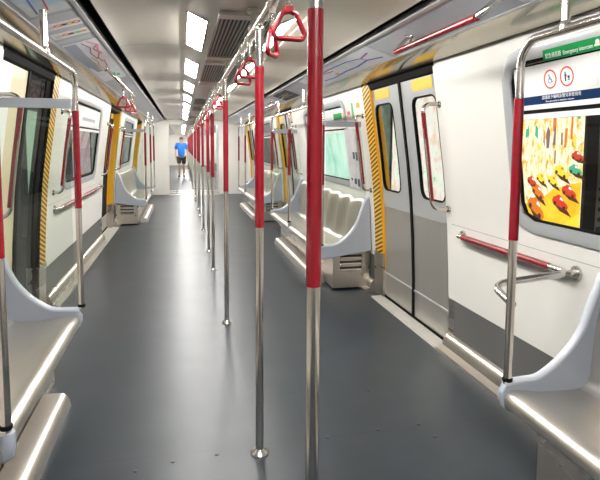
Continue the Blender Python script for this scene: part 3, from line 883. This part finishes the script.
def wheelchair(cx, cy, k):
    P = lambda *q: [(cx + x * k, cy + y * k) for x, y in q]
    return stroke(P((-.15, .42), (-.10, .02), (.22, .0), (.36, -.36), (.46, -.36)), .12 * k) + stroke(P((-.12, .2), (.15, .2)), .08 * k) + [circle(cx - .16 * k, cy + .52 * k, .10 * k, 12)] + stroke([(cx + k * (-.05 + .34 * math.cos(a)), cy + k * (-.18 + .34 * math.sin(a))) for a in [2.3 + j * .33 for j in range(13)]], .07 * k)
def pram_person(cx, cy, k):
    P = lambda *q: [(cx + x * k, cy + y * k) for x, y in q]
    return [circle(cx - .25 * k, cy + .50 * k, .11 * k, 12), P((-.40, .36), (-.10, .36), (-.12, -.05), (-.16, -.58), (-.36, -.58), (-.38, -.05))] + stroke(P((-.12, .28), (.12, .02), (.20, .02)), .07 * k) + [P((.14, -.05), (.50, .18), (.52, -.28), (.22, -.30))] + [circle(cx + .24 * k, cy - .42 * k, .09 * k, 12), circle(cx + .48 * k, cy - .42 * k, .09 * k, 12)]

C0 = BAYC[0]
t = thing('priority_sign', 'white sign board with wheelchair and pram symbols over the near right window', 'sign', (wx(1.66), C0, 1.66)); o0 = Vector(t.location)
def at0(bm): bmesh.ops.translate(bm, verts=bm.verts, vec=-o0); return bm
obj('sign_board', at0(slab(bmesh.new(), 1, .76, 2.60, 1.657, 1.846, .012, .006)), 'white', t, 0)
obj('blue_band', at0(slab(bmesh.new(), 1, .76, 2.60, 1.652, 1.697, .006, .0015, 2)), 'signblue', t, 0)
for yy, f, nm in ((2.318, wheelchair, 'wheelchair_symbol'), (2.203, pram_person, 'pram_symbol')):
    m = wall_frame(1, yy, 1.767, -.0055)
    flat('red_ring', ringp(0, 0, .038, .0455), m, 'signred', t)
    flat(nm, f(0, 0, .036), m, 'ink', t)
text('band_text', '請讓座予輪椅及嬰兒車使用者', .020, wall_frame(1, 2.252, 1.684, -.0040), 'white', t, 1.04)
text('band_caption', 'Please give priority to wheelchairs and prams', .0105, wall_frame(1, 2.262, 1.6655, -.0040), 'white', t, 1.02)
bm = slab(bmesh.new(), 1, .76, 2.60, 1.846, 1.853, .012, .009, 1); obj('top_groove', at0(bm), 'black', t, 0)

t = thing('green_sign', 'green strip sign with white lettering above the near right window', 'sign', (wx(1.90), 1.95, 1.88)); o0 = Vector(t.location)
obj('sign_plate', at0(slab(bmesh.new(), 1, 1.40, 2.335, 1.852, 1.902, -.006, .004, 2)), 'signgreen', t, 0)
text('sign_text', '緊急通話器  Emergency intercom', .026, wall_frame(1, 2.165, 1.869, .0105), 'white', t, .85)
flat('sign_symbol', [circle(0, 0, .012)] + [[(-.02, -.016), (.02, -.016), (.016, -.006), (-.016, -.006)]], wall_frame(1, 1.985, 1.880, .0105), 'white', t)

# small panels in the upper lights of the other windows
for s, c, dsc in ((-1, BAYC[1], 'left'), (1, BAYC[1], 'right')):
    t = thing('window_sign', 'white sign board across the top of the middle window on the %s' % dsc, 'sign', (s * wx(1.66), c, 1.66)); o0 = Vector(t.location)
    obj('sign_board', at0(slab(bmesh.new(), s, c - .92, c + .92, 1.657, 1.846, .012, .006)), 'white', t, 0)
    obj('grey_band' if s < 0 else 'green_band', at0(slab(bmesh.new(), s, c - .30, c + .55, 1.70, 1.735, .006, .0015, 2)) if s < 0 else at0(slab(bmesh.new(), s, c - .95 + .12, c - .50, 1.735, 1.80, .006, .0015, 2)), 'frame' if s < 0 else 'signgreen', t, 0)

# lilac poster, stickers on the right wall beyond the door
t = thing('wall_poster', 'tall lilac poster with dark figures beside the right middle window', 'poster', (wx(1.3), 5.50, 1.0)); o0 = Vector(t.location)
obj('poster_sheet', at0(slab(bmesh.new(), 1, 5.33, 5.69, .985, 1.615, -.012, .003, 6)), 'poster', t, 0)
fig = [[(-.02, .02), (.06, .02), (.07, .30), (.03, .42), (-.01, .36)], [(.09, .0), (.16, .0), (.15, .20), (.12, .26), (.09, .2)], [(-.13, .05), (-.08, .05), (-.07, .33), (-.10, .38), (-.13, .33)]]
m1 = wall_frame(1, 5.50, 1.02, .0155); m2 = wall_frame(1, 5.50, 1.29, .0155)
flat('dark_figures', fig, m1, 'ink', t)
flat('upper_figures', [[(x * .9 + .02, y * .75) for x, y in q] for q in fig[:2]], m2, 'ink', t)
for nm, y, z, h, w, mt, lab in (('wall_sticker', 5.66, 1.76, .07, .06, 'yellow', 'small yellow sticker above the lilac poster'),
                                ('wall_sticker', 5.50, 1.78, .035, .05, 'ln_red', 'small red mark above the lilac poster'),
                                ('wall_sticker', 5.36, 1.80, .15, .03, 'ln_green', 'narrow green vertical sticker above the red grab rail'),
                                ('wall_sticker', 5.17, 1.84, .05, .05, 'ln_orange', 'small orange sticker high beside the right hazard stripe')):
    o = obj(nm, slab(bmesh.new(), 1, y - w, y + w, z - h / 2, z + h / 2, -.001, .0015, 2), mt, smooth=0); tag(o, lab, 'sticker')

# ------------------------------------------------------------------ prints on the advert strips
AX0, AZ0, AX1, AZ1 = .836, 2.1045, 1.060, 2.0365
def strip_frame(s, y, u):
    """local x along +y, local y from the aisle edge to the wall edge, z facing down into the car"""
    d = Vector((s * (AX1 - AX0), 0, AZ1 - AZ0)).normalized()
    n = Vector((0, 1, 0)).cross(d)
    if n.z > 0: xr = Vector((0, -1, 0)); n = xr.cross(d)
    else: xr = Vector((0, 1, 0))
    m = Matrix((xr, d, n)).transposed().to_4x4()
    m.translation = Vector((s * (AX0 + (AX1 - AX0) * u), y, AZ0 + (AZ1 - AZ0) * u)) + n * .0015
    return m, xr.y
def strip_print(name, label, cat, s, y0, y1, u0, u1, mt, lines=(), group=None):
    yc = (y0 + y1) / 2; m, sg = strip_frame(s, yc, (u0 + u1) / 2)
    t = thing(name, label, cat, tuple(m.translation), group)
    W = y1 - y0; H = (u1 - u0) * .234
    flat('printed_sheet', [[(-W / 2, -H / 2), (W / 2, -H / 2), (W / 2, H / 2), (-W / 2, H / 2)]], m, mt, t, .001)
    m2 = m @ Matrix.Translation((0, 0, .0012))
    for nm, mt2, pts, w in lines:
        flat(nm, stroke([(sg * (q[0] - .5) * W, (q[1] - .5) * H) for q in pts], w), m2, mt2, t, .0006)
    return t
# lines are in (fraction along y, fraction from aisle edge to wall edge)
strip_print('coastal_map', 'colourful blue and yellow map on the advert strip, top left corner', 'map', -1, 1.55, 2.86, .06, .88, 'mapblue',
            [('yellow_patch', 'yellow', [(.62, .52), (.67, .56)], .07), ('route_line', 'ln_red', [(.2, .2), (.5, .5), (.7, .35), (.95, .5)], .008), ('route_line', 'ln_blue', [(.3, .7), (.6, .6), (.98, .8)], .008)])
def notice(y0, y1, lab, cols):
    t = strip_print('pictogram_notice', lab, 'notice', -1, y0, y1, .06, .94, 'white')
    m, sg = strip_frame(-1, (y0 + y1) / 2, .5); m2 = m @ Matrix.Translation((0, 0, .0012))
    for (px, mt, ring) in cols:
        flat('pictogram', ringp(0, px, .014, .024, 18) if ring else [circle(0, px, .019, 14)], m2, mt, t, .0006)
    flat('caption_lines', [[(-.035, .045), (-.028, .045), (-.028, .085), (-.035, .085)], [(-.015, .045), (-.010, .045), (-.010, .085), (-.015, .085)], [(.01, .045), (.015, .045), (.015, .085), (.01, .085)]], m2, 'frame', t, .0006)
notice(3.06, 3.20, 'nearer white pictogram notice with red rings on the left advert strip', [(-.075, 'signred', 1), (-.045, 'ln_orange', 1), (-.012, 'ink', 0), (.02, 'signred', 1)])
notice(3.29, 3.43, 'farther white pictogram notice with green marks on the left advert strip', [(-.075, 'ln_orange', 0), (-.045, 'ln_green', 0), (-.005, 'ink', 0), (.022, 'signred', 1)])
strip_print('line_map', 'pale rail line map on the left advert strip above the doorway', 'map', -1, 3.62, 5.55, .06, .95, 'map',
            [('map_water', 'mapwater', [(.02, .80), (.25, .84), (.52, .80)], .075), ('map_water', 'mapwater', [(.52, .80), (.66, .72)], .05),
             ('route_line', 'ln_pink', [(.02, .30), (.10, .10), (.20, .22), (.28, .18)], .014), ('route_line', 'ln_red', [(.10, .12), (.16, .30), (.24, .22), (.34, .40), (.44, .36)], .010),
             ('route_line', 'ln_purple', [(.03, .48), (.13, .36), (.22, .48), (.36, .44)], .009), ('route_line', 'ln_orange', [(.30, .58), (.42, .50), (.52, .62), (.62, .52)], .009), ('route_line', 'ln_pink', [(.40, .28), (.55, .34), (.66, .50), (.82, .42), (.97, .56)], .012),
             ('white_area', 'white', [(.58, .62), (.72, .60)], .06), ('green_marks', 'ln_green', [(.78, .40), (.86, .44)], .045), ('green_marks', 'ln_green', [(.83, .22), (.90, .26)], .030)])
strip_print('line_map', 'rail line map with blue and purple routes on the right advert strip', 'map', 1, 3.50, 5.60, .06, .97, 'map',
            [('route_line', 'ln_blue', [(.04, .78), (.15, .62), (.28, .72), (.42, .70), (.6, .78), (.75, .72)], .014), ('route_line', 'ln_blue', [(.15, .62), (.165, .40), (.28, .25), (.5, .2), (.7, .25)], .010),
             ('route_line', 'ln_purple', [(.165, .42), (.10, .35), (.06, .30)], .014), ('route_line', 'ln_red', [(.5, .4), (.62, .3), (.9, .25)], .012),
             ('interchange_mark', 'ln_orange', [(.5, .62), (.54, .62)], .04), ('interchange_mark', 'white', [(.49, .48), (.55, .48)], .03)])
strip_print('line_map', 'faint pinkish map farther along the right advert strip', 'map', 1, 7.6, 9.6, .06, .97, 'map', [('route_line', 'ln_red', [(.05, .3), (.3, .5), (.6, .4), (.95, .6)], .012)])
t = strip_print('ceiling_monitor', 'dark square panel in the right advert strip beyond the line map', 'display panel', 1, 6.42, 7.30, .12, .95, 'dark', [('grille_bar', 'ln_orange', [(.3, .5), (.7, .45)], .010), ('grille_bar', 'slat', [(.15, .35), (.85, .32)], .006), ('grille_bar', 'slat', [(.15, .65), (.85, .62)], .006)])
t = strip_print('white_notice', 'small white notice on the right advert strip at the top edge', 'notice', 1, 1.92, 2.06, .55, .95, 'white')
bm = bmesh.new()
for s in (1, -1):
    for y in (2.90, 3.47, 3.60, 5.62) if s < 0 else (3.47, 5.64, 6.36, 7.36):
        sweep(bm, [(AX0, AZ0 - .001), (AX1, AZ1 - .001), (AX1, AZ1 - .0022), (AX0, AZ0 - .0022)], y - .003, y + .003, True, s=s)
struct(obj('trim_19', bm, 'frame', smooth=0))

# ------------------------------------------------------------------ floor studs
b0 = None
for i, (x, y, lab) in enumerate(((-.56, 2.40, 'left of the second centre pole'), (-.40, 2.44, 'close left of the second centre pole'), (.35, 2.50, 'just right of the nearest centre pole'), (.62, 2.52, 'in the floor seam between nearest pole and right bench'),
                                 (.85, 2.53, 'in the floor seam toward the right bench'), (.88, 2.40, 'below the seam toward the right bench'), (.72, 2.95, 'alone on the dark floor right of the poles'), (-.20, 2.46, 'nearest the foot of the second pole'))):
    if b0 is None:
        b0 = obj('floor_stud', lathe(bmesh.new(), [(.010, 0), (.009, .003), (.004, .0045)], seg=14), 'ink'); c = b0
    else: c = b0.copy(); COL.objects.link(c)
    c.location = (x, y, .0); tag(c, 'small round floor stud ' + lab, 'stud', 'floor studs')

# ------------------------------------------------------------------ outside: tunnel walls and lit advert boxes
TX = 2.40
for s in (1, -1):
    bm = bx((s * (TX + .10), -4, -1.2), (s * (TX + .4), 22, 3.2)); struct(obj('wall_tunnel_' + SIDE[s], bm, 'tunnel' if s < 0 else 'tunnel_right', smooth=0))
bm = bmesh.new()
for k in range(4): tube(bm, [(TX + .06, -3, .95 + k * .07), (TX + .05, 1, .93 + k * .07), (TX + .06, 3.2, .95 + k * .07)], .016, 8)
box(bm, (TX + .035, -3, .86), (TX + .098, 3.2, .90))
tag(obj('tunnel_cables', bm, 'tunnel'), 'grey cables along the tunnel wall outside the near right window', 'cables')
def lightbox(s, y0, y1, z0, z1, mt, label):
    t = thing('advert_lightbox', label, 'lightbox', (s * TX, (y0 + y1) / 2, z0)); o0 = Vector(t.location)
    b = bx((s * TX, y0 - .03, z0 - .03), (s * (TX + .095), y1 + .03, z1 + .03)); bmesh.ops.translate(b, verts=b.verts, vec=-o0); obj('box_frame', b, 'dark', t, 0)
    b = bx((s * (TX - .004), y0, z0), (s * TX, y1, z1)); bmesh.ops.translate(b, verts=b.verts, vec=-o0); obj('lit_picture', b, mt, t, 0)
    return t
t = lightbox(1, 3.31, 5.05, .72, 2.05, 'lb_street', 'lit advert of toy cars on a yellow street outside the near right window')
mC = Matrix((Vector((0, -1, 0)), Vector((0, 0, 1)), Vector((-1, 0, 0)))).transposed().to_4x4(); mC.translation = Vector((TX - .0045, 0, 0))
def pic(name, polys, mt, lay):
    m = mC.copy(); m.translation = Vector((TX - .0045 - .0008 * lay, 0, 0)); return flat(name, [[(-y, z) for y, z in q] for q in polys], m, mt, t, .0006)
# flat picture shapes (world y, z): yellow road, buildings, small cars with their cast shadows printed dark
pic('picture_road', [[(3.31, .72), (3.31, 1.20), (3.45, 1.17), (3.60, 1.13), (3.72, 1.05), (3.95, .98), (4.5, .95), (5.05, .95), (5.05, .72)]], 'lb_road', 1)
pic('picture_road_glow', [[(3.31, .72), (3.31, .98), (3.40, .93), (3.52, .84), (3.60, .72)]], 'pr_yellow', 2)
pic('picture_towers', [[(3.60, 1.56), (3.60, 1.72), (3.64, 1.72), (3.635, 1.56)], [(3.48, 1.44), (3.475, 1.58), (3.50, 1.58), (3.505, 1.44)], [(3.42, 1.50), (3.42, 1.70), (3.44, 1.70), (3.44, 1.50)]], 'pr_orange', 1)
pic('picture_figures', [[(3.67, 1.44), (3.665, 1.56), (3.69, 1.60), (3.71, 1.55), (3.70, 1.43)], [(3.60, 1.46), (3.60, 1.58), (3.615, 1.60), (3.63, 1.46)], [(3.52, 1.46), (3.525, 1.55), (3.54, 1.55), (3.54, 1.46)], [(3.59, 1.32), (3.59, 1.42), (3.605, 1.42), (3.605, 1.32)]], 'pr_purple', 2)
random.seed(21)
for mt, n in (('pr_white', 16), ('pr_orange', 12), ('pr_yellow', 12), ('pr_green', 7), ('pr_purple', 7)):
    q = []
    for k in range(n):
        y = random.uniform(3.34, 4.6); z = random.uniform(1.22, 1.92); w = random.uniform(.012, .06); h = random.uniform(.008, .03) if z < 1.42 else random.uniform(.02, .09); sl = random.uniform(-.02, .02)
        q.append([(y - w / 2, z - h / 2 + sl), (y + w / 2, z - h / 2 - sl), (y + w / 2 * .8, z + h / 2 - sl), (y - w / 2 * .7, z + h / 2 + sl)])
    pic('picture_dabs', q, mt, 1.5)
def toy_car(y, z, k, mt, ang):
    ca, sa = math.cos(ang), math.sin(ang)
    T = lambda q: [(y + (a * ca - b * sa) * k, z + (a * sa + b * ca) * k) for a, b in q]
    pic('toy_car_shadow_print', [T([(-1.7, -.55), (-.6, .10), (1.0, .25), (.8, -.2), (-.2, -.55)])], 'pr_dark', 2)  # shadow of the car, drawn into the picture in dark colour
    pic('toy_car_picture', [T([(-1.0, -.22), (-1.08, .12), (-.78, .34), (-.45, .42), (-.15, .74), (.42, .80), (.72, .52), (.98, .42), (1.06, .05), (.85, -.20)])], mt, 3)
    pic('toy_car_windows', [T([(-.38, .44), (-.14, .64), (.12, .66), (.10, .42)])], 'pr_white' if mt != 'pr_yellow' else 'pr_orange', 4)
    pic('toy_car_wheels', [T(circle(-.62, -.12, .2, 12)), T(circle(.62, -.08, .2, 12))], 'pr_dark', 5)
for a in ((3.52, 1.02, .085, 'pr_red', .25), (3.43, 1.11, .075, 'pr_red', .2), (3.80, .95, .11, 'pr_orange', .5), (3.78, 1.08, .08, 'pr_orange', .4), (3.375, 1.27, .065, 'pr_green', .15), (3.525, 1.25, .075, 'pr_yellow', .3), (3.75, 1.19, .06, 'pr_yellow', .3),
          (3.61, 1.18, .062, 'pr_yellow', .3), (3.36, 1.37, .06, 'pr_red', .1), (3.86, 1.16, .06, 'pr_red', .3), (4.05, 1.02, .09, 'pr_red', .3), (4.2, .90, .10, 'pr_yellow', .3)): toy_car(*a)
lightbox(1, 5.20, 6.85, .55, 2.10, 'lb_white', 'pale lit advert outside the nearest right door')
lightbox(1, 8.3, 11.2, .55, 2.10, 'lb_mint', 'mint green lit advert outside the right middle window')
lightbox(1, 12.2, 15.5, .55, 2.10, 'lb_white', 'pale lit advert outside the farther right windows')
lightbox(1, 6.95, 8.2, .50, 2.15, 'glow_wall', 'dim self-glowing green wall panel between the lit adverts on the right')  # stretch of wall built as a glowing box, not an advert
lightbox(-1, 8.05, 8.95, .2, 1.9, 'lb_strip', 'narrow greenish light strip outside the dark left doorway')
lightbox(-1, 11.2, 13.3, .80, 1.95, 'lb_blue', 'muted blue and brown advert outside the left middle window')
lightbox(-1, 13.45, 14.3, .55, 2.10, 'glow_wall', 'dim self-glowing green wall panel outside the left middle window')
lightbox(-1, 14.5, 18, .55, 2.10, 'lb_mint', 'mint green lit advert outside the far left windows')

# ------------------------------------------------------------------ person walking in the next car
def person(x, y):
    t = thing('person', 'person in blue t-shirt and black shorts walking in the next car', 'person', (x, y, 0))
    J = {'pel': (0, 0, .93), 'waist': (0, 0, 1.06), 'chest': (0, 0, 1.30), 'neck': (0, 0, 1.47), 'head': (0, -.02, 1.56), 'crown': (0, -.01, 1.72),
         'shl': (-.19, 0, 1.42), 'ell': (-.25, .02, 1.13), 'wrl': (-.23, -.11, .90), 'hal': (-.22, -.15, .82),
         'shr': (.19, 0, 1.42), 'elr': (.26, .03, 1.13), 'wrr': (.27, -.05, .89), 'har': (.27, -.08, .80),
         'hil': (-.095, 0, .90), 'knl': (-.10, -.10, .50), 'anl': (-.10, .0, .09), 'tol': (-.11, -.14, .035),
         'hir': (.095, 0, .90), 'knr': (.10, .0, .49), 'anr': (.10, .12, .11), 'tor': (.11, -.02, .035)}
    R = {'pel': .14, 'waist': .125, 'chest': .145, 'neck': .055, 'head': .075, 'crown': .07, 'shl': .062, 'ell': .043, 'wrl': .030, 'hal': .034, 'shr': .062, 'elr': .043, 'wrr': .030, 'har': .034,
         'hil': .092, 'knl': .058, 'anl': .038, 'tol': .036, 'hir': .092, 'knr': .058, 'anr': .038, 'tor': .036}
    E = [('pel', 'waist'), ('waist', 'chest'), ('chest', 'neck'), ('neck', 'head'), ('head', 'crown'), ('chest', 'shl'), ('shl', 'ell'), ('ell', 'wrl'), ('wrl', 'hal'), ('chest', 'shr'), ('shr', 'elr'), ('elr', 'wrr'), ('wrr', 'har'),
         ('pel', 'hil'), ('hil', 'knl'), ('knl', 'anl'), ('anl', 'tol'), ('pel', 'hir'), ('hir', 'knr'), ('knr', 'anr'), ('anr', 'tor')]
    def skin(name, J, R, E, root, mt, sub=2):
        K = list(J); me = bpy.data.meshes.new(name); me.from_pydata([J[k] for k in K], [(K.index(a), K.index(b)) for a, b in E], [])
        o = bpy.data.objects.new(name, me); COL.objects.link(o); o.parent = t
        md = o.modifiers.new('skin', 'SKIN'); md.use_smooth_shade = True
        for k, v in zip(K, me.skin_vertices[0].data): v.radius = (R[k], R[k] * (.78 if k in ('chest', 'waist', 'pel') else 1)); v.use_root = (k == root)
        o.modifiers.new('sub', 'SUBSURF').levels = sub; o.modifiers['sub'].render_levels = sub
        me.materials.append(M[mt]); return o
    # five fingers per hand as short chains grown from the palm
    for sd, wr, ha in ((-1, 'wrl', 'hal'), (1, 'wrr', 'har')):
        hx, hy, hz = J[ha]
        for i, (dy, ln) in enumerate(((-.028, .062), (-.010, .072), (.010, .067), (.026, .052))):
            a = 'f%s%da' % (sd, i); b = 'f%s%db' % (sd, i)
            J[a] = (hx + sd * .004, hy + dy, hz - .035); J[b] = (hx - sd * .012, hy + dy - .012, hz - .035 - ln)
            R[a] = .010; R[b] = .008; E += [(ha, a), (a, b)]
        a = 't%sa' % sd; J[a] = (hx - sd * .01, hy - .045, hz - .01); R[a] = .011; E += [(wr, a)]
        b = 't%sb' % sd; J[b] = (hx - sd * .02, hy - .06, hz - .05); R[b] = .009; E += [(a, b)]
    body = skin('body', J, R, E, 'pel', 'skin')
    sh = skin('tshirt', {'w': (0, 0, .80), 'm': (0, 0, 1.10), 'c': (0, 0, 1.31), 'n': (0, 0, 1.45), 'l': (-.19, 0, 1.43), 'le': (-.245, .015, 1.20), 'r': (.19, 0, 1.43), 're': (.25, .02, 1.20)},
              {'w': .168, 'm': .155, 'c': .170, 'n': .085, 'l': .085, 'le': .072, 'r': .085, 're': .072}, [('w', 'm'), ('m', 'c'), ('c', 'n'), ('c', 'l'), ('l', 'le'), ('c', 'r'), ('r', 're')], 'c', 'shirt')
    st = skin('shorts', {'p': (0, 0, .96), 'l': (-.10, 0, .86), 'lk': (-.105, -.085, .56), 'r': (.10, 0, .86), 'rk': (.105, -.01, .55)},
              {'p': .160, 'l': .118, 'lk': .095, 'r': .118, 'rk': .095}, [('p', 'l'), ('l', 'lk'), ('p', 'r'), ('r', 'rk')], 'p', 'shorts')
    for k, (a, b) in enumerate(((J['anl'], J['tol']), (J['anr'], J['tor']))):
        skin('shoe', {'a': (a[0], a[1] + .03, .05), 'b': (a[0], (a[1] + b[1]) / 2, .05), 'c': (b[0], b[1] - .03, .04)}, {'a': .05, 'b': .05, 'c': .042}, [('a', 'b'), ('b', 'c')], 'a', 'shoe', 1)
    # hair cap, face features
    bm = bmesh.new(); bmesh.ops.create_icosphere(bm, subdivisions=3, radius=.1)
    for v in bm.verts:
        v.co = Vector((v.co.x * .90, v.co.y * 1.05, v.co.z * 1.05))
        if v.co.z < -.015 and v.co.y < .02: v.co *= .72
    bmesh.ops.translate(bm, verts=bm.verts, vec=(0, .005, 1.67)); obj('hair', bm, 'hair', t)
    bm = bmesh.new()
    for sx in (-1, 1):
        bmesh.ops.create_icosphere(bm, subdivisions=2, radius=.011, matrix=Matrix.Translation((sx * .032, -.093, 1.625)))
    obj('eyes', bm, 'hair', t)
    bm = bmesh.new(); bmesh.ops.create_cone(bm, segments=8, radius1=.016, radius2=.006, depth=.045, cap_ends=True, matrix=Matrix.Translation((0, -.100, 1.60))); obj('nose', bm, 'skin', t)
    bm = bx((-.024, -.098, 1.560), (.024, -.086, 1.567)); obj('mouth', bm, 'ln_red', t, 0, .003)
    bm = bmesh.new()
    for sx in (-1, 1): bmesh.ops.create_icosphere(bm, subdivisions=2, radius=.024, matrix=Matrix.Translation((sx * .084, .0, 1.605)) @ Matrix.Diagonal((.4, .7, 1.1, 1)))
    obj('ears', bm, 'skin', t)
    return t
person(-.36, 24.6)

# ------------------------------------------------------------------ world, camera, view
w = bpy.data.worlds.new('World'); S.world = w; w.use_nodes = True
w.node_tree.nodes['Background'].inputs[0].default_value = (.9, .95, 1, 1); w.node_tree.nodes['Background'].inputs[1].default_value = .25

cam = bpy.data.cameras.new('Camera'); co = bpy.data.objects.new('Camera', cam); COL.objects.link(co)
cam.sensor_width = 36; cam.lens = 36 * 545 / 600; cam.shift_x = 0; cam.shift_y = -.075; cam.clip_start = .02
co.location = (-.34, 0, 1.45)
co.rotation_euler = (math.radians(90 - 5.274), math.radians(-.35), math.radians(-12.196))
S.camera = co
S.view_settings.view_transform = 'Standard'; S.view_settings.look = 'None'; S.view_settings.exposure = 0.22; S.view_settings.gamma = 1.0
S.view_settings.use_curve_mapping = False
cy = S.cycles
cy.max_bounces = 10; cy.diffuse_bounces = 5; cy.glossy_bounces = 5; cy.transparent_max_bounces = 12; cy.caustics_reflective = False; cy.caustics_refractive = False
cy.sample_clamp_indirect = 6; cy.use_denoising = True
